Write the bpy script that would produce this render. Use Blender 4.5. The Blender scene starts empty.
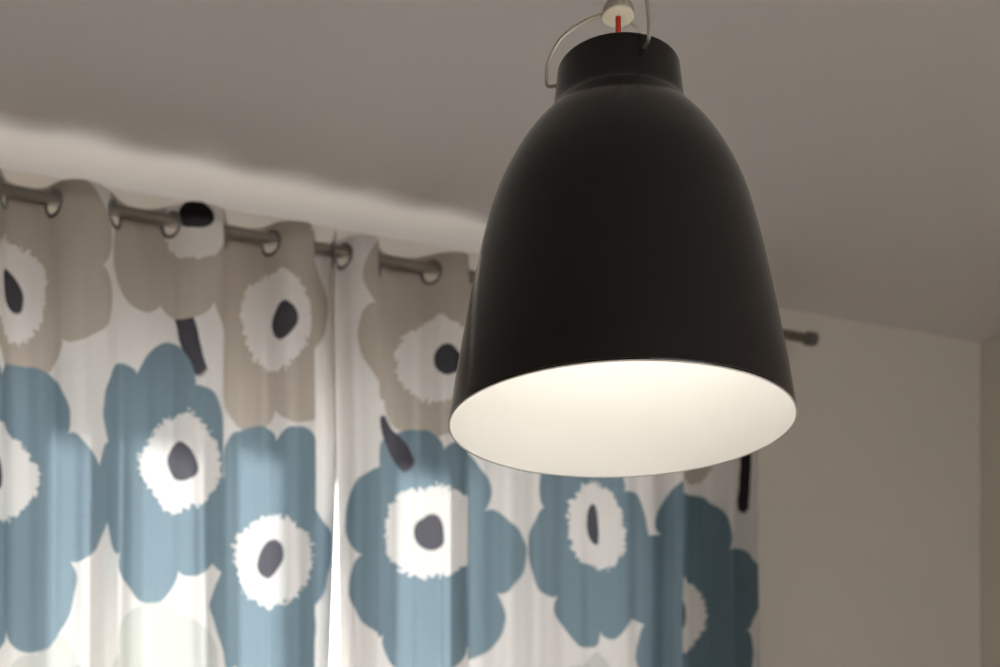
import bpy, bmesh, math, random
from mathutils import Vector, Matrix

random.seed(4)
scene = bpy.context.scene
COL = scene.collection
R = math.radians

# ------------------------------------------------------------------ camera
CAM = Vector((0.0, -3.1165, 1.0))
YAW = R(20.874)
cd = bpy.data.cameras.new('camera')
cd.sensor_width = 36.0
cd.sensor_fit = 'HORIZONTAL'
cd.lens = 45.0
cd.shift_y = 0.5125          # level camera with a rising (shift) front
cd.clip_start = 0.05
cd.dof.use_dof = True
cd.dof.focus_distance = 1.36
cd.dof.aperture_fstop = 5.0
cam = bpy.data.objects.new('camera', cd)
COL.objects.link(cam)
cam.location = CAM
cam.rotation_euler = (R(90), 0, -YAW)
scene.camera = cam

# ------------------------------------------------------------------ daylight
world = bpy.data.worlds.new('world')
scene.world = world
world.use_nodes = True
bg = world.node_tree.nodes['Background']
bg.inputs[0].default_value = (1.0, 0.985, 0.995, 1)
bg.inputs[1].default_value = 4.7

sd = bpy.data.lights.new('sun', 'SUN')
sd.energy = 15.0
sd.angle = R(5.0)
sd.color = (1.0, 0.985, 0.97)
sun = bpy.data.objects.new('sun', sd)
COL.objects.link(sun)
SUN_EL, SUN_AZ = 21.0, -46.0           # azimuth: + means travelling towards +X
sv = Vector((math.sin(R(SUN_AZ)) * math.cos(R(SUN_EL)), -math.cos(R(SUN_AZ)) * math.cos(R(SUN_EL)), -math.sin(R(SUN_EL))))
sun.rotation_euler = sv.to_track_quat('-Z', 'Y').to_euler()
sun.location = (5, 6, 4)

vs = scene.view_settings
vs.view_transform = 'Standard'
vs.look = 'None'
vs.exposure = 0.14
vs.gamma = 1.0
vs.use_curve_mapping = False

# ------------------------------------------------------------------ materials
def newmat(name):
    m = bpy.data.materials.new(name)
    m.use_nodes = True
    nt = m.node_tree
    for n in list(nt.nodes):
        nt.nodes.remove(n)
    out = nt.nodes.new('ShaderNodeOutputMaterial')
    return m, nt, out

def principled(name, color, rough=0.5, metallic=0.0, spec=0.5, coat=0.0, coat_rough=0.1, var=0.0, vscale=8.0, bump=0.0, bscale=200.0):
    m, nt, out = newmat(name)
    p = nt.nodes.new('ShaderNodeBsdfPrincipled')
    p.inputs['Base Color'].default_value = (*color, 1)
    p.inputs['Roughness'].default_value = rough
    p.inputs['Metallic'].default_value = metallic
    p.inputs['Specular IOR Level'].default_value = spec
    p.inputs['Coat Weight'].default_value = coat
    p.inputs['Coat Roughness'].default_value = coat_rough
    tc = nt.nodes.new('ShaderNodeTexCoord')
    if var > 0:
        n = nt.nodes.new('ShaderNodeTexNoise')
        n.inputs['Scale'].default_value = vscale
        n.inputs['Detail'].default_value = 4
        nt.links.new(tc.outputs['Object'], n.inputs['Vector'])
        mx = nt.nodes.new('ShaderNodeMix')
        mx.data_type = 'RGBA'
        mx.inputs['A'].default_value = (*[c * (1 - var) for c in color], 1)
        mx.inputs['B'].default_value = (*[min(1, c * (1 + var)) for c in color], 1)
        nt.links.new(n.outputs['Fac'], mx.inputs['Factor'])
        nt.links.new(mx.outputs['Result'], p.inputs['Base Color'])
    if bump > 0:
        n2 = nt.nodes.new('ShaderNodeTexNoise')
        n2.inputs['Scale'].default_value = bscale
        n2.inputs['Detail'].default_value = 3
        nt.links.new(tc.outputs['Object'], n2.inputs['Vector'])
        b = nt.nodes.new('ShaderNodeBump')
        b.inputs['Strength'].default_value = bump
        b.inputs['Distance'].default_value = 0.002
        nt.links.new(n2.outputs['Fac'], b.inputs['Height'])
        nt.links.new(b.outputs['Normal'], p.inputs['Normal'])
    nt.links.new(p.outputs['BSDF'], out.inputs['Surface'])
    return m

def emission(name, color, strength):
    m, nt, out = newmat(name)
    e = nt.nodes.new('ShaderNodeEmission')
    e.inputs['Color'].default_value = (*color, 1)
    e.inputs['Strength'].default_value = strength
    nt.links.new(e.outputs[0], out.inputs['Surface'])
    return m

def glass_pane(name):
    m, nt, out = newmat(name)
    t = nt.nodes.new('ShaderNodeBsdfTransparent')
    t.inputs[0].default_value = (0.97, 0.98, 0.97, 1)
    g = nt.nodes.new('ShaderNodeBsdfGlossy')
    g.inputs['Roughness'].default_value = 0.02
    mx = nt.nodes.new('ShaderNodeMixShader')
    mx.inputs[0].default_value = 0.05
    nt.links.new(t.outputs[0], mx.inputs[1])
    nt.links.new(g.outputs[0], mx.inputs[2])
    nt.links.new(mx.outputs[0], out.inputs['Surface'])
    return m

M_CEIL = principled('ceiling_paint', (0.83, 0.79, 0.775), 0.85, spec=0.2, var=0.015, vscale=3, bump=0.05, bscale=120)
M_WALL = principled('wall_paint', (0.75, 0.69, 0.615), 0.85, spec=0.2, var=0.015, vscale=3, bump=0.06, bscale=150)
M_FLOOR = principled('oak_floor', (0.72, 0.64, 0.55), 0.45, var=0.12, vscale=5)
M_TRIM = principled('white_gloss_paint', (0.82, 0.81, 0.79), 0.35, var=0.01)
M_GLASS = glass_pane('window_glass')
M_BLACK = principled('black_lacquer', (0.006, 0.0048, 0.0042), 0.16, spec=0.33, coat=0.0, coat_rough=0.10, var=0.08, vscale=30)
M_INNER = principled('white_enamel', (0.94, 0.93, 0.905), 0.8, spec=0.15, var=0.01)
M_STEEL = principled('satin_steel', (0.50, 0.46, 0.39), 0.40, metallic=0.8, var=0.08, vscale=60)
M_RING = principled('grey_eyelet_metal', (0.22, 0.215, 0.205), 0.38, metallic=0.85, var=0.08, vscale=60)
M_ROD = principled('taupe_rod_lacquer', (0.215, 0.185, 0.15), 0.42, metallic=0.25, var=0.05, vscale=40)
M_CAP = principled('dark_rod_cap', (0.16, 0.145, 0.125), 0.4, metallic=0.3, var=0.05, vscale=40)
M_CREAM = principled('hub_warm_light', (0.84, 0.78, 0.62), 0.5, var=0.01)  # cream colour paints the bulb's warm light on the hub's underside
M_RED = principled('red_textile_cable', (0.62, 0.035, 0.012), 0.6, var=0.15, vscale=300)
M_SOCKET = principled('white_socket_plastic', (0.75, 0.74, 0.7), 0.4, var=0.02)

# ------------------------------------------------------------------ mesh helpers
def link(o, parent=None):
    COL.objects.link(o)
    if parent is not None:
        o.parent = parent
    return o

def mesh_obj(name, verts, faces, mat, parent=None, smooth=False):
    me = bpy.data.meshes.new(name)
    me.from_pydata([tuple(v) for v in verts], [], faces)
    me.update()
    if smooth:
        me.polygons.foreach_set('use_smooth', [True] * len(me.polygons))
    if mat:
        me.materials.append(mat)
    return link(bpy.data.objects.new(name, me), parent)

def box_data(x0, x1, y0, y1, z0, z1, off=0):
    v = [(x, y, z) for x in (x0, x1) for y in (y0, y1) for z in (z0, z1)]
    f = [(0, 1, 3, 2), (4, 6, 7, 5), (0, 4, 5, 1), (2, 3, 7, 6), (0, 2, 6, 4), (1, 5, 7, 3)]
    return v, [tuple(i + off for i in q) for q in f]

def boxes(name, lst, mat, parent=None, bevel=0.0):
    V, F = [], []
    for b in lst:
        v, f = box_data(*b, off=len(V))
        V += v
        F += f
    o = mesh_obj(name, V, F, mat, parent)
    if bevel:
        md = o.modifiers.new('bevel', 'BEVEL')
        md.width = bevel
        md.segments = 2
    return o

def lathe(name, prof, mat, parent=None, n=96, closed=False):
    """revolve (r, z) points about z"""
    V, F = [], []
    m = len(prof)
    for r, z in prof:
        for k in range(n):
            t = 2 * math.pi * k / n
            V.append((r * math.cos(t), r * math.sin(t), z))
    rng = m if closed else m - 1
    for i in range(rng):
        j = (i + 1) % m
        for k in range(n):
            l = (k + 1) % n
            F.append((i * n + k, i * n + l, j * n + l, j * n + k))
    if not closed:
        if prof[0][0] > 1e-6 and prof[0][0] < 0.06:
            F.append(tuple(reversed(range(n))))
        if prof[-1][0] > 1e-6 and prof[-1][0] < 0.06:
            F.append(tuple((m - 1) * n + k for k in range(n)))
    return mesh_obj(name, V, F, mat, parent, smooth=True)

def tube(name, pts, r, mat, parent=None, n=14):
    pts = [Vector(p) for p in pts]
    V, F = [], []
    up = Vector((0.31, 0.52, 0.79)).normalized()
    for i, p in enumerate(pts):
        t = (pts[min(i + 1, len(pts) - 1)] - pts[max(i - 1, 0)]).normalized()
        a = (up - t * up.dot(t)).normalized()
        b = t.cross(a)
        up = a
        for k in range(n):
            q = 2 * math.pi * k / n
            V.append(p + (a * math.cos(q) + b * math.sin(q)) * r)
    for i in range(len(pts) - 1):
        for k in range(n):
            l = (k + 1) % n
            F.append((i * n + k, i * n + l, (i + 1) * n + l, (i + 1) * n + k))
    F.append(tuple(reversed(range(n))))
    F.append(tuple((len(pts) - 1) * n + k for k in range(n)))
    return mesh_obj(name, V, F, mat, parent, smooth=True)

def empty(name, loc, label, cat, group=None):
    o = bpy.data.objects.new(name, None)
    o.location = loc
    o.empty_display_size = 0.05
    COL.objects.link(o)
    o['label'] = label
    o['category'] = cat
    if group:
        o['group'] = group
    return o

def structure(o, label=None):
    o['kind'] = 'structure'
    if label:
        o['label'] = label
    return o

def catmull(pts, per=10):
    out = []
    n = len(pts)
    for i in range(n - 1):
        p0 = pts[max(i - 1, 0)]
        p1, p2 = pts[i], pts[i + 1]
        p3 = pts[min(i + 2, n - 1)]
        for k in range(per):
            t = k / per
            out.append(tuple(0.5 * ((2 * b) + (c - a) * t + (2 * a - 5 * b + 4 * c - d) * t * t + (3 * b - a - 3 * c + d) * t ** 3)
                             for a, b, c, d in zip(p0, p1, p2, p3)))
    out.append(tuple(pts[-1]))
    return out

# ------------------------------------------------------------------ room shell
XL, XR, YB, ZC, T = -3.2, 2.795, -4.9, 2.57, 0.28
WX0, WX1, WZ0, WZ1 = -0.48, 1.625, 0.85, 2.16      # window in the curtain wall
structure(boxes('floor', [(XL - T, XR + T, YB - T, T, -0.15, 0)], M_FLOOR))
structure(boxes('ceiling', [(XL - T, XR + T, YB - T, T, ZC, ZC + 0.15)], M_CEIL), 'plain off-white plaster ceiling')
structure(boxes('wall_back', [(XL - T, WX0, 0, T, 0, ZC), (WX1, XR + T, 0, T, 0, ZC), (WX0, WX1, 0, T, 0, WZ0), (WX0, WX1, 0, T, WZ1, ZC)], M_WALL),
          'plain off-white wall behind the curtains')
structure(boxes('wall_right', [(XR, XR + T, YB, 0, 0, ZC)], M_WALL), 'plain wall meeting the window wall at the right')
structure(boxes('wall_left', [(XL - T, XL, YB, 0, 0, ZC)], M_WALL))
RX0, RX1, RZ0, RZ1 = 0.10, 2.50, 0.85, 2.05       # added window behind the camera, for fill light
structure(boxes('wall_front', [(XL - T, RX0, YB - T, YB, 0, ZC), (RX1, XR + T, YB - T, YB, 0, ZC), (RX0, RX1, YB - T, YB, 0, RZ0), (RX0, RX1, YB - T, YB, RZ1, ZC)], M_WALL))

def window(name, loc, rotz, x0, x1, h, dep, mull, label):
    """frame built about a root at the middle of the opening's foot; x along the wall, y through it"""
    w = 0.06
    e = bpy.data.objects.new(name, None)
    e.location = loc
    e.rotation_euler = (0, 0, rotz)
    COL.objects.link(e)
    structure(e, label)
    def bx(n, a, b, c, d, z0, z1, mat, bev=0.004):
        return boxes(n, [(a, b, c, d, z0, z1)], mat, e, bev)
    y0, y1 = -dep / 2, dep / 2
    bx('frame_head', x0, x1, y0, y1, h - w, h, M_TRIM)
    bx('frame_foot', x0, x1, y0, y1, 0, w, M_TRIM)
    bx('frame_jamb', x0, x0 + w, y0, y1, w, h - w, M_TRIM)
    bx('frame_jamb', x1 - w, x1, y0, y1, w, h - w, M_TRIM)
    xs = [x0 + w]
    for m, mw in mull:
        bx('added_mullion', m - mw / 2, m + mw / 2, y0, y1, w, h - w, M_TRIM)
        xs += [m - mw / 2, m + mw / 2]
    xs.append(x1 - w)
    for a, b in zip(xs[0::2], xs[1::2]):
        bx('pane', a, b, -0.003, 0.003, w, h - w, M_GLASS, 0)
    return bx

bx1 = window('window_1', (0, 0.08, WZ0), 0, WX0, WX1, WZ1 - WZ0, 0.06, ((0.24, 0.08), (0.97, 0.16), (1.37, 0.10)), 'bright white-framed window behind the drawn curtains')  # unseen mullions, added where their shadows shade the curtains
bx1('window_sill', WX0 - 0.04, WX1 + 0.04, -0.13, -0.031, -0.03, -0.0005, M_TRIM)
window('fill_window', ((RX0 + RX1) / 2, YB - 0.08, RZ0), 0, -(RX1 - RX0) / 2, (RX1 - RX0) / 2, RZ1 - RZ0, 0.06, ((-0.4, 0.08), (0.4, 0.08)), 'added white-framed window out of view, letting in fill daylight')  # unseen opening, added to brighten the ceiling and walls

bh = 0.07
structure(boxes('baseboard_back', [(XL, XR, -0.014, 0, 0, bh)], M_TRIM))
structure(boxes('baseboard_right', [(XR - 0.014, XR, YB, -0.014, 0, bh)], M_TRIM))
structure(boxes('baseboard_left', [(XL, XL + 0.014, YB, -0.014, 0, bh)], M_TRIM))

# ------------------------------------------------------------------ curtain rod
def rod_y(x):
    return -0.185 + 0.0190 * (x + 0.04)
def rod_z(x):
    return 2.4306 - 0.0028 * (x + 0.04)
ROD_R = 0.0135
RX_A, RX_B = -0.75, 2.05
e = empty('curtain_rod', (RX_A, rod_y(RX_A), rod_z(RX_A)), 'taupe round curtain rod running through the eyelets under the ceiling', 'curtain rod')
def rp(x, dy=0, dz=0):
    return Vector((x, rod_y(x) + dy, rod_z(x) + dz)) - e.location
tube('rod', [rp(RX_A), rp(0), rp(1), rp(RX_B)], ROD_R, M_ROD, e, 24)
for x, s in ((RX_A, -1), (RX_B, 1)):
    cap = lathe('end_cap', [(0.0, 0.0), (0.0165, 0.0), (0.0185, 0.003), (0.0185, 0.030), (0.0165, 0.034), (0.0, 0.034)], M_CAP, e, 32)
    cap.location = rp(x)
    cap.rotation_euler = (0, s * R(90), 0)
for x in (-0.66, 1.955):
    br = bpy.data.objects.new('bracket', None)
    b = tube('bracket', [rp(x, 0, -0.0125), rp(x, 0.02, -0.03), rp(x, 0.06, -0.034), rp(x, -rod_y(x) - 0.006, -0.034)], 0.006, M_CAP, e, 12)
    pl = lathe('wall_plate', [(0.0, 0.0), (0.022, 0.0), (0.022, 0.004), (0.019, 0.006), (0.0, 0.006)], M_CAP, b, 32)
    pl.location = rp(x, -rod_y(x), -0.034)
    pl.rotation_euler = (R(90), 0, 0)

# ------------------------------------------------------------------ printed cloth
# PATH-BEGIN
# plan of each curtain: (x in metres, offset from the rod in cm; minus = towards the room)
LEFT = [(-0.56, 1.5), (-0.52, 3.5), (-0.46, 3.8), (-0.415, 1.8), (-0.395, 0), (-0.37, -2.4), (-0.335, -4.2), (-0.29, -3.8), (-0.272, 0), (-0.255, 2.8), (-0.215, 4.0),
        (-0.18, 2.4), (-0.16, 0), (-0.14, -2.6), (-0.105, -4.4), (-0.062, -4.2), (-0.045, -2), (-0.040, 0), (-0.033, 2.4), (-0.010, 3.9), (0.022, 3.8), (0.048, 2.0), (0.062, 0),
        (0.080, -2.4), (0.110, -4.2), (0.142, -4.4), (0.162, -3.7), (0.177, -2.0), (0.188, 0), (0.200, 1.9), (0.220, 3.6), (0.250, 4.0), (0.285, 2.4), (0.309, 0),
        (0.330, -2.4), (0.358, -4.2), (0.400, -4.5), (0.419, -3.4), (0.427, -1.6), (0.431, 0), (0.436, 1.8), (0.452, 3.6), (0.482, 3.9), (0.515, 2.2), (0.534, 0),
        (0.550, -2.2), (0.575, -4.0), (0.612, -4.5), (0.628, -3.4), (0.632, -1.5), (0.632, 0), (0.634, 1.5), (0.641, 3.2), (0.656, 3.9), (0.674, 3.8), (0.684, 2.4), (0.683, 0), (0.679, -2.2), (0.6755, -4.4)]
RIGHT = [(0.690, 2.0), (0.699, 1.1), (0.706, 0), (0.719, -2.2), (0.742, -4.0), (0.765, -4.3), (0.781, -3.3), (0.788, -1.7), (0.794, 0), (0.802, 1.8), (0.820, 3.5),
         (0.852, 4.1), (0.895, 2.6), (0.924, 0), (0.945, -2.2), (0.972, -4.0), (1.000, -4.2), (1.012, -3.0), (1.0145, -1.4), (1.015, 0), (1.018, 1.8), (1.040, 3.6), (1.095, 4.0),
         (1.155, 2.4), (1.190, 0), (1.222, -2.3), (1.285, -4.0), (1.350, -2.8), (1.392, 0), (1.430, 2.2), (1.475, 2.8), (1.518, 1.4), (1.538, 0), (1.560, -2.5), (1.586, -4.2),
         (1.606, -3.6), (1.6135, -1.8), (1.615, 0), (1.618, 2.2), (1.630, 6.0), (1.662, 10.2), (1.722, 12.3), (1.790, 12.2), (1.830, 9.0), (1.846, 4.5), (1.854, 0.8), (1.857, -1.0)]
def cr_path(ctrl):
    pts = []
    n = len(ctrl)
    for i in range(n - 1):
        p0, p1, p2, p3 = ctrl[max(i - 1, 0)], ctrl[i], ctrl[i + 1], ctrl[min(i + 2, n - 1)]
        # centripetal-like: plain catmull on closely spaced points
        for k in range(16):
            t = k / 16
            pts.append(tuple(0.5 * ((2 * b) + (c - a) * t + (2 * a - 5 * b + 4 * c - d) * t * t + (3 * b - a - 3 * c + d) * t ** 3)
                             for a, b, c, d in zip(p0, p1, p2, p3)))
    pts.append(ctrl[-1])
    return [(x * 1.019, 0.01 * o) for x, o in pts]
def resample(pts, step):
    s = [0.0]
    for a, b in zip(pts, pts[1:]):
        s.append(s[-1] + math.hypot(b[0] - a[0], b[1] - a[1]))
    n = int(round(s[-1] / step))
    out, j = [], 0
    for i in range(n + 1):
        u = s[-1] * i / n
        while j < len(s) - 2 and s[j + 1] < u:
            j += 1
        t = (u - s[j]) / max(1e-9, s[j + 1] - s[j])
        out.append((u, pts[j][0] + t * (pts[j + 1][0] - pts[j][0]), pts[j][1] + t * (pts[j + 1][1] - pts[j][1])))
    return out
TOP_OVER = 0.034           # cloth above the rod's axis
STEP = 0.005
def cloth_point(side, x, off, d, u, ulen):
    """x, off: plan; d: depth below the cloth's top edge"""
    y = rod_y(x) + off * (1.0 - 0.10 * min(1.0, d / 1.6))
    z = rod_z(x) + TOP_OVER - d
    sway = max(0.0, d - 0.12)
    xx = x + 0.004 * math.sin(2.1 * d + 9 * x) * min(1, sway * 2)
    yy = y + 0.005 * math.sin(2.7 * d + 13 * x + 1) * min(1, sway * 2)
    rip = min(1.0, max(0.0, (d - 0.10) / 0.35))
    yy += rip * (0.0050 * math.sin(80 * u + 2.0 * math.sin(4 * u) + 0.5 * d) + 0.0016 * math.sin(171 * u + 1.3))
    if side == 'L':
        w = max(0.0, min(1.0, (x - 0.634) / 0.03))
        xx -= w * max(0, d - 0.56) * 0.034
    else:
        w = max(0.0, min(1.0, (0.735 - x) / 0.05))
        xx += w * max(0, d - 0.56) * 0.036
    return (xx, yy, z)
def rows():
    r = [i * 0.005 for i in range(23)]
    d = r[-1]
    while d < 2.38:
        d += 0.03
        r.append(d)
    return r
# PATH-END

# ---- print node groups
def blob_group():
    g = bpy.data.node_groups.new('blob_mask', 'ShaderNodeTree')
    I = g.interface
    I.new_socket('Vector', in_out='INPUT', socket_type='NodeSocketVector')
    I.new_socket('Center', in_out='INPUT', socket_type='NodeSocketVector')
    I.new_socket('Radius', in_out='INPUT', socket_type='NodeSocketVector')
    for n in ('Angle', 'Lobes', 'Depth', 'Phase', 'Rag', 'Sharp'):
        I.new_socket(n, in_out='INPUT', socket_type='NodeSocketFloat')
    I.new_socket('Mask', in_out='OUTPUT', socket_type='NodeSocketFloat')
    N, L = g.nodes, g.links
    gi, go = N.new('NodeGroupInput'), N.new('NodeGroupOutput')
    def vm(op, a, b=None):
        n = N.new('ShaderNodeVectorMath')
        n.operation = op
        L.new(a, n.inputs[0])
        if b is not None:
            L.new(b, n.inputs[1])
        return n
    def mm(op, a, b=None, clamp=False):
        n = N.new('ShaderNodeMath')
        n.operation = op
        n.use_clamp = clamp
        for i, v in enumerate((a, b)):
            if v is None:
                continue
            if isinstance(v, (int, float)):
                n.inputs[i].default_value = v
            else:
                L.new(v, n.inputs[i])
        return n.outputs[0]
    d = vm('SUBTRACT', gi.outputs['Vector'], gi.outputs['Center'])
    ro = N.new('ShaderNodeVectorRotate')
    ro.rotation_type = 'Z_AXIS'
    L.new(d.outputs[0], ro.inputs['Vector'])
    L.new(gi.outputs['Angle'], ro.inputs['Angle'])
    sc = vm('DIVIDE', ro.outputs[0], gi.outputs['Radius'])
    ln = vm('LENGTH', sc.outputs[0]).outputs['Value']
    sp = N.new('ShaderNodeSeparateXYZ')
    L.new(sc.outputs[0], sp.inputs[0])
    th = mm('ARCTAN2', sp.outputs[1], sp.outputs[0])
    ang = mm('ADD', mm('MULTIPLY', th, mm('MULTIPLY', gi.outputs['Lobes'], 0.5)), gi.outputs['Phase'])
    lobe = mm('POWER', mm('ABSOLUTE', mm('COSINE', ang)), 0.6)
    edge = mm('SUBTRACT', 1.0, mm('MULTIPLY', gi.outputs['Depth'], mm('SUBTRACT', 1.0, lobe)))
    edge = mm('ADD', edge, gi.outputs['Rag'])
    m = mm('ADD', mm('MULTIPLY', mm('SUBTRACT', edge, ln), gi.outputs['Sharp']), 0.5, clamp=True)
    L.new(m, go.inputs['Mask'])
    return g

BLOB = blob_group()
C_WHITE = (0.84, 0.795, 0.76)
C_BLUE = (0.135, 0.205, 0.245)
C_TAUPE = (0.50, 0.445, 0.385)
C_PALE = (0.66, 0.66, 0.61)
C_INK = (0.020, 0.015, 0.016)
THROUGH = {C_WHITE: (0.80, 0.785, 0.775), C_BLUE: (0.27, 0.358, 0.42), C_TAUPE: (0.56, 0.495, 0.43), C_PALE: (0.62, 0.64, 0.615), C_INK: (0.145, 0.14, 0.165)}   # dye seen by transmitted light

# FLOWERS-BEGIN
PRINT = {'L': [], 'R': []}
def flower(side, c, rad, lobes, phase, colr, eye_c=None, eye_r=None, pup_c=None, pup_r=None, pup_a=0.0, depth=0.20, angle=0.0):
    """one printed bloom: lobed petals, fringed white eye, dark oval seed head (cloth metres)"""
    P = PRINT[side]
    P.append((c[0], c[1], rad[0], rad[1], angle, lobes, depth, phase, False, colr, 70))
    if eye_c:
        P.append((eye_c[0], eye_c[1], eye_r[0], eye_r[1], 0, 3, 0.06, phase, True, C_WHITE, 26))
    if pup_c:
        P.append((pup_c[0], pup_c[1], pup_r[0], pup_r[1], -pup_a, 2, 0.06, 0, False, C_INK, 12))
def stem(side, c, half_w, half_l, angle, colr=None):
    PRINT[side].append((c[0], c[1], half_w, half_l, angle, 4, -0.32, 0.0, False, colr or C_INK, 10))
stem('L', (1.172, 0.290), 0.022, 0.110, 21)
flower('L', (0.725, 0.175), (0.255, 0.250), 6, 1.57, C_TAUPE, (0.695, 0.240), (0.090, 0.108), (0.700, 0.245), (0.027, 0.050), -28)
flower('L', (1.135, 0.045), (0.185, 0.225), 5, 0.2, C_TAUPE, (1.190, 0.040), (0.085, 0.090), (1.192, 0.030), (0.046, 0.034), 0)
flower('L', (1.450, 0.210), (0.220, 0.290), 5, 0.9, C_TAUPE, (1.455, 0.225), (0.092, 0.118), (1.478, 0.230), (0.030, 0.046), 28)
flower('L', (1.110, 1.090), (0.145, 0.190), 4, 0.8, C_PALE)
flower('L', (0.800, 1.160), (0.120, 0.160), 5, 0.3, C_PALE)
flower('L', (0.660, 0.720), (0.275, 0.345), 6, 0.2, C_BLUE, (0.650, 0.650), (0.105, 0.105), (0.612, 0.650), (0.030, 0.050), -20)
flower('L', (1.100, 0.610), (0.195, 0.300), 6, 1.1, C_BLUE, (1.158, 0.590), (0.100, 0.112), (1.163, 0.585), (0.034, 0.052), -25)
flower('L', (1.445, 0.800), (0.235, 0.345), 7, 0.5, C_BLUE, (1.445, 0.795), (0.102, 0.114), (1.438, 0.790), (0.030, 0.052), 26)
stem('R', (0.225, 0.468), 0.055, 0.100, 28, C_WHITE)
flower('R', (0.335, 0.185), (0.280, 0.275), 6, 1.2, C_TAUPE, (0.342, 0.262), (0.110, 0.108), (0.372, 0.260), (0.036, 0.042), -30)
flower('R', (0.800, 0.160), (0.200, 0.220), 5, 0.2, C_TAUPE, (0.80, 0.160), (0.09, 0.09), (0.80, 0.160), (0.03, 0.04), 10)
flower('R', (1.320, 0.190), (0.185, 0.270), 5, 0.5, C_TAUPE, (1.30, 0.160), (0.09, 0.10), (1.30, 0.160), (0.03, 0.04), -10)
stem('R', (1.543, 0.435), 0.022, 0.095, 0)
flower('R', (0.860, 1.120), (0.130, 0.160), 5, 0.3, C_PALE)
flower('R', (0.340, 0.735), (0.325, 0.310), 7, 0.35, C_BLUE, (0.335, 0.685), (0.138, 0.118), (0.328, 0.687), (0.042, 0.047), -30)
stem('R', (0.228, 0.468), 0.021, 0.075, 38)
flower('R', (0.860, 0.670), (0.195, 0.290), 6, 0.6, C_BLUE, (0.880, 0.632), (0.112, 0.110), (0.850, 0.630), (0.024, 0.052), -14)
flower('R', (1.292, 0.805), (0.325, 0.350), 7, 0.9, C_BLUE, (1.300, 0.815), (0.125, 0.110), (1.320, 0.820), (0.025, 0.045), 10)
# FLOWERS-END

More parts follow.
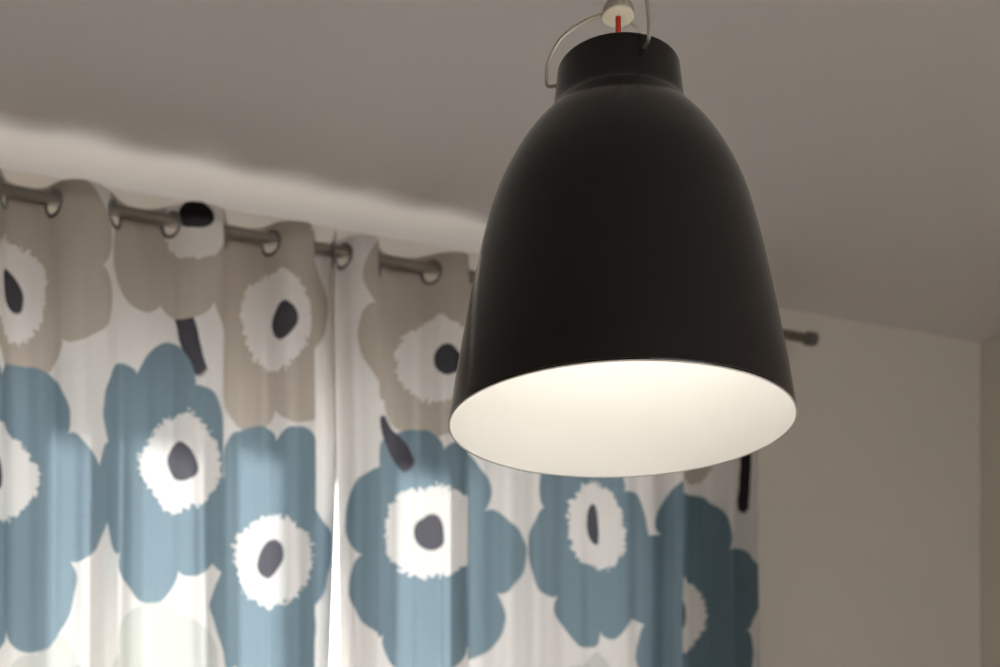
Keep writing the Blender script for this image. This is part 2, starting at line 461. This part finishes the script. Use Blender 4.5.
def cloth_material(name, items):
    """items: (u, v, a, b, angle, lobes, depth, phase, rag, colour, sharp)"""
    m, nt, out = newmat(name)
    N, L = nt.nodes, nt.links
    uv = N.new('ShaderNodeUVMap')
    uv.uv_map = 'cloth'
    wob = N.new('ShaderNodeTexNoise')
    wob.inputs['Scale'].default_value = 9.0
    wob.inputs['Detail'].default_value = 1.0
    L.new(uv.outputs[0], wob.inputs['Vector'])
    sub = N.new('ShaderNodeVectorMath')
    sub.operation = 'MULTIPLY_ADD'
    sub.inputs[1].default_value = (0.035, 0.035, 0)
    L.new(wob.outputs['Color'], sub.inputs[0])
    off = N.new('ShaderNodeVectorMath')
    off.operation = 'SUBTRACT'
    off.inputs[1].default_value = (0.0175, 0.0175, 0)
    L.new(uv.outputs[0], off.inputs[0])
    L.new(off.outputs[0], sub.inputs[2])
    vec = sub.outputs[0]
    rag = N.new('ShaderNodeTexNoise')
    rag.inputs['Scale'].default_value = 75.0
    rag.inputs['Detail'].default_value = 1.0
    L.new(uv.outputs[0], rag.inputs['Vector'])
    rg = N.new('ShaderNodeMath')
    rg.operation = 'MULTIPLY_ADD'
    rg.inputs[1].default_value = 0.34
    rg.inputs[2].default_value = -0.17
    L.new(rag.outputs['Fac'], rg.inputs[0])
    cur = N.new('ShaderNodeRGB')
    cur.outputs[0].default_value = (*C_WHITE, 1)
    cur = cur.outputs[0]
    cut = N.new('ShaderNodeRGB')
    cut.outputs[0].default_value = (*THROUGH[C_WHITE], 1)
    cut = cut.outputs[0]
    for (u, v, a, b, ang, lob, dep, ph, ragged, colr, sharp) in items:
        g = N.new('ShaderNodeGroup')
        g.node_tree = BLOB
        L.new(vec, g.inputs['Vector'])
        g.inputs['Center'].default_value = (u, v, 0)
        g.inputs['Radius'].default_value = (a, b, 1)
        g.inputs['Angle'].default_value = R(ang)
        g.inputs['Lobes'].default_value = lob
        g.inputs['Depth'].default_value = dep
        g.inputs['Phase'].default_value = ph
        g.inputs['Sharp'].default_value = sharp
        if ragged:
            L.new(rg.outputs[0], g.inputs['Rag'])
        mx = N.new('ShaderNodeMix')
        mx.data_type = 'RGBA'
        L.new(g.outputs['Mask'], mx.inputs['Factor'])
        L.new(cur, mx.inputs['A'])
        mx.inputs['B'].default_value = (*colr, 1)
        cur = mx.outputs['Result']
        mt = N.new('ShaderNodeMix')
        mt.data_type = 'RGBA'
        L.new(g.outputs['Mask'], mt.inputs['Factor'])
        L.new(cut, mt.inputs['A'])
        mt.inputs['B'].default_value = (*THROUGH[colr], 1)
        cut = mt.outputs['Result']
    # weave: fine thread pattern varies how much the cloth lets through
    wv = N.new('ShaderNodeTexNoise')
    wv.inputs['Scale'].default_value = 1.0
    wv.inputs['Detail'].default_value = 2.0
    mp = N.new('ShaderNodeMapping')
    mp.inputs['Scale'].default_value = (420, 140, 1)
    L.new(uv.outputs[0], mp.inputs['Vector'])
    L.new(mp.outputs[0], wv.inputs['Vector'])
    wf = N.new('ShaderNodeMapRange')
    wf.inputs['From Min'].default_value = 0.3
    wf.inputs['From Max'].default_value = 0.7
    wf.inputs['To Min'].default_value = 0.72
    wf.inputs['To Max'].default_value = 1.18
    L.new(wv.outputs['Fac'], wf.inputs['Value'])
    mul = N.new('ShaderNodeVectorMath')
    mul.operation = 'SCALE'
    L.new(cut, mul.inputs[0])
    L.new(wf.outputs['Result'], mul.inputs['Scale'])
    df = N.new('ShaderNodeBsdfDiffuse')
    tr = N.new('ShaderNodeBsdfTranslucent')
    L.new(cur, df.inputs['Color'])
    L.new(mul.outputs[0], tr.inputs['Color'])
    bp = N.new('ShaderNodeBump')
    bp.inputs['Strength'].default_value = 0.12
    bp.inputs['Distance'].default_value = 0.001
    L.new(wv.outputs['Fac'], bp.inputs['Height'])
    L.new(bp.outputs['Normal'], df.inputs['Normal'])
    ms = N.new('ShaderNodeMixShader')
    ms.inputs[0].default_value = 0.19
    L.new(df.outputs[0], ms.inputs[1])
    L.new(tr.outputs[0], ms.inputs[2])
    L.new(ms.outputs[0], out.inputs['Surface'])
    return m

MAT_CLOTH = {'L': cloth_material('floral_cloth_left', PRINT['L']), 'R': cloth_material('floral_cloth_right', PRINT['R'])}
M_HEM = principled('hem_tape', (0.50, 0.47, 0.43), 0.9, spec=0.1, var=0.03, vscale=200)

def ring_mesh():
    """flat eyelet: a washer with rounded profile, both faces"""
    prof = []
    for k in range(12):
        t = 2 * math.pi * k / 12
        prof.append((0.0274 + 0.0046 * math.cos(t), 0.0028 * math.sin(t)))
    n, m = 40, 12
    V, F = [], []
    for r, z in prof:
        for k in range(n):
            q = 2 * math.pi * k / n
            V.append((r * math.cos(q), r * math.sin(q), z))
    for i in range(m):
        j = (i + 1) % m
        for k in range(n):
            l = (k + 1) % n
            F.append((i * n + k, i * n + l, j * n + l, j * n + k))
    me = bpy.data.meshes.new('eyelet')
    me.from_pydata(V, [], F)
    me.polygons.foreach_set('use_smooth', [True] * len(me.polygons))
    me.materials.append(M_RING)
    return me
RING = ring_mesh()
HOLE_DROP = 0.0093          # hole centre hangs this far below the rod's axis

def make_curtain(side, ctrl, name, label):
    path = resample(cr_path(ctrl), STEP)
    ulen = path[-1][0]
    rw = rows()
    xs0 = path[len(path) // 2][1]
    root = empty(name, (xs0, rod_y(xs0), rod_z(xs0) + TOP_OVER - rw[-1]), label, 'curtain', 'pair of flowered eyelet curtains')
    o = root.location
    eye = []
    for i in range(1, len(path)):
        a, b = path[i - 1], path[i]
        if a[2] == 0 or a[2] * b[2] < 0:
            eye.append((a[0], a[1] if a[2] == 0 else (a[1] + b[1]) / 2, i))
    hd = TOP_OVER + HOLE_DROP
    V, UV, F = [], [], []
    nr = len(rw)
    for (u, x, off) in path:
        for d in rw:
            p = cloth_point(side, x, off, d, u, ulen)
            V.append((p[0] - o.x, p[1] - o.y, p[2] - o.z))
            UV.append((u, d))
    for i in range(len(path) - 1):
        um = (path[i][0] + path[i + 1][0]) / 2
        near = [eu for eu, ex, ei in eye if abs(eu - um) < 0.04]
        for j in range(nr - 1):
            dm = (rw[j] + rw[j + 1]) / 2
            if any(math.hypot(um - eu, dm - hd) < 0.0255 for eu in near):
                continue
            F.append((i * nr + j, i * nr + j + 1, (i + 1) * nr + j + 1, (i + 1) * nr + j))
    cl = mesh_obj('cloth', V, F, MAT_CLOTH[side], root, smooth=True)
    ul = cl.data.uv_layers.new(name='cloth')
    for lp in cl.data.loops:
        ul.data[lp.index].uv = UV[lp.vertex_index]
    # turned-down top hem: second layer of cloth behind the first
    V, F = [], []
    hr = [0.0005 + i * 0.005 for i in range(9)]
    nh = len(hr)
    for i, (u, x, off) in enumerate(path):
        a = path[max(i - 1, 0)]
        b = path[min(i + 1, len(path) - 1)]
        t = Vector((b[1] - a[1], b[2] - a[2])).normalized()
        nx, ny = -t.y * 0.0025, t.x * 0.0025
        for d in hr:
            p = cloth_point(side, x, off, d, u, ulen)
            V.append((p[0] + nx - o.x, p[1] + ny - o.y, p[2] - o.z))
    for i in range(len(path) - 1):
        um = (path[i][0] + path[i + 1][0]) / 2
        near = [eu for eu, ex, ei in eye if abs(eu - um) < 0.04]
        for j in range(nh - 1):
            dm = (hr[j] + hr[j + 1]) / 2
            if any(math.hypot(um - eu, dm - hd) < 0.0262 for eu in near):
                continue
            F.append((i * nh + j, i * nh + j + 1, (i + 1) * nh + j + 1, (i + 1) * nh + j))
    hm = mesh_obj('top_hem', V, F, M_HEM, cl, smooth=True)
    ul = hm.data.uv_layers.new(name='cloth')
    HUV = [(u, d) for (u, x, off) in path for d in hr]
    for lp in hm.data.loops:
        ul.data[lp.index].uv = HUV[lp.vertex_index]
    for eu, ex, ei in eye:
        a, b = path[max(ei - 4, 0)], path[min(ei + 3, len(path) - 1)]
        t = Vector((b[1] - a[1], b[2] - a[2], 0)).normalized()
        up = Vector((0, 0, 1))
        nrm = t.cross(up)
        ob = link(bpy.data.objects.new('eyelet', RING), root)
        mat = Matrix((t, up, nrm)).transposed().to_4x4()
        mat.translation = Vector((ex, rod_y(ex), rod_z(ex) - HOLE_DROP)) - Vector(o)
        ob.matrix_local = mat
    return root

make_curtain('L', LEFT, 'flowered_curtain', 'flowered cotton curtain left of the bright gap, hanging from the rod')
make_curtain('R', RIGHT, 'flowered_curtain', 'flowered cotton curtain right of the bright gap, partly behind the black lamp')

# ------------------------------------------------------------------ pendant lamp
lamp = empty('pendant_lamp', (0.6478, -1.8106, 1.488), 'large black bell-shaped pendant lamp with white inside and red cable', 'lamp')
lamp.rotation_euler = (0, 0, -YAW)
PROF = [(0.0, 0.2), (0.02, 0.1965), (0.05, 0.1918), (0.08, 0.1863), (0.12, 0.1787), (0.16, 0.1705), (0.2, 0.1616), (0.24, 0.1510), (0.27, 0.1402), (0.295, 0.1278), (0.315, 0.1158),
        (0.33, 0.1048), (0.343, 0.0935), (0.3525, 0.0846), (0.359, 0.0796), (0.366, 0.0768), (0.38, 0.0744), (0.396, 0.0724), (0.4095, 0.0710)]
LEAN = 0.0058                        # the shade hangs a hair out of plumb
body = bpy.data.objects.new('shade_group', None)
fine = catmull([(r, h) for h, r in PROF], 5)
outer = [(0.1992, -0.0012)] + fine + [(0.0703, 0.4112), (0.0692, 0.4118)]
shade = lathe('shade', outer, M_BLACK, lamp, 160)
inner = [(max(r - 0.0022, 0.0), h) for r, h in fine]
inner = inner + [(0.0688, 0.4110)]
lining = lathe('reflector_lining', inner, M_INNER, shade, 160)
rim = lathe('rim_lip', [(0.2002 * 1.0, -0.0010), (0.1992, -0.0022), (0.1978, -0.0010), (0.1978, 0.0015), (0.2001, 0.0012)], M_INNER, shade, 160)
bpy.data.objects.remove(body)

def polar(r, th, h):
    return (r * math.cos(R(th)), r * math.sin(R(th)), h)
HUB_H = 0.4737
HX = -0.0015
for th, hook in ((165, 0.4075), (-72.5, 0.396), (45, 0.400)):
    rad = [(0.012, HUB_H + 0.006), (0.026, HUB_H + 0.0055), (0.045, HUB_H + 0.0005), (0.0655, HUB_H - 0.0110), (0.0785, HUB_H - 0.0285), (0.0846, hook + 0.023), (0.0855, hook + 0.010),
           (0.0855, hook + 0.004), (0.0835, hook), (0.079, hook - 0.001), (0.0715, hook - 0.001)]
    tube('bail_arm', [polar(r, th, h) for r, h in catmull(rad, 6)], 0.0021, M_STEEL, lamp, 12)
hub = lathe('hub', [(0.0, HUB_H + 0.0016), (0.0178, HUB_H + 0.0016), (0.0186, HUB_H + 0.003), (0.0184, HUB_H + 0.007), (0.0172, HUB_H + 0.0115), (0.0145, HUB_H + 0.0155), (0.010, HUB_H + 0.0185), (0.005, HUB_H + 0.020), (0.0045, HUB_H + 0.034), (0.0, HUB_H + 0.034)], M_STEEL, lamp, 48)
lathe('hub_plate', [(0.0, HUB_H), (0.0176, HUB_H), (0.0184, HUB_H + 0.0008), (0.0184, HUB_H + 0.0024), (0.0, HUB_H + 0.0024)], M_CREAM, hub, 48)
TOPH = ZC - 1.488
tube('cable', [(0, 0, HUB_H + 0.030), (0, 0, HUB_H + 0.3), (0, 0, TOPH - 0.03)], 0.0032, M_RED, lamp, 14)
tube('inner_cable', [(0, 0, 0.36), (0, 0, 0.42), (0, 0, HUB_H + 0.001)], 0.0033, M_RED, lamp, 14)
lathe('ceiling_canopy', [(0.0, TOPH - 0.045), (0.012, TOPH - 0.045), (0.03, TOPH - 0.040), (0.048, TOPH - 0.026), (0.056, TOPH - 0.006), (0.056, TOPH - 0.0005), (0.0, TOPH - 0.0005)], M_TRIM, lamp, 64)
sk = lathe('socket', [(0.0, 0.305), (0.020, 0.305), (0.022, 0.31), (0.022, 0.352), (0.016, 0.366), (0.006, 0.372), (0.0, 0.372)], M_SOCKET, lamp, 48)
BULB = emission('warm_bulb_glow', (1.0, 0.945, 0.865), 7.9)
globe = [(0.034 * math.sin(R(t)), 0.122 - 0.034 * math.cos(R(t))) for t in range(0, 161, 10)]
lathe('bulb', [(0.0, globe[0][1])] + globe[1:] + [(0.0145, 0.17), (0.0135, 0.3045)], BULB, sk, 48)
lamp.rotation_euler = (0, -LEAN, -YAW)
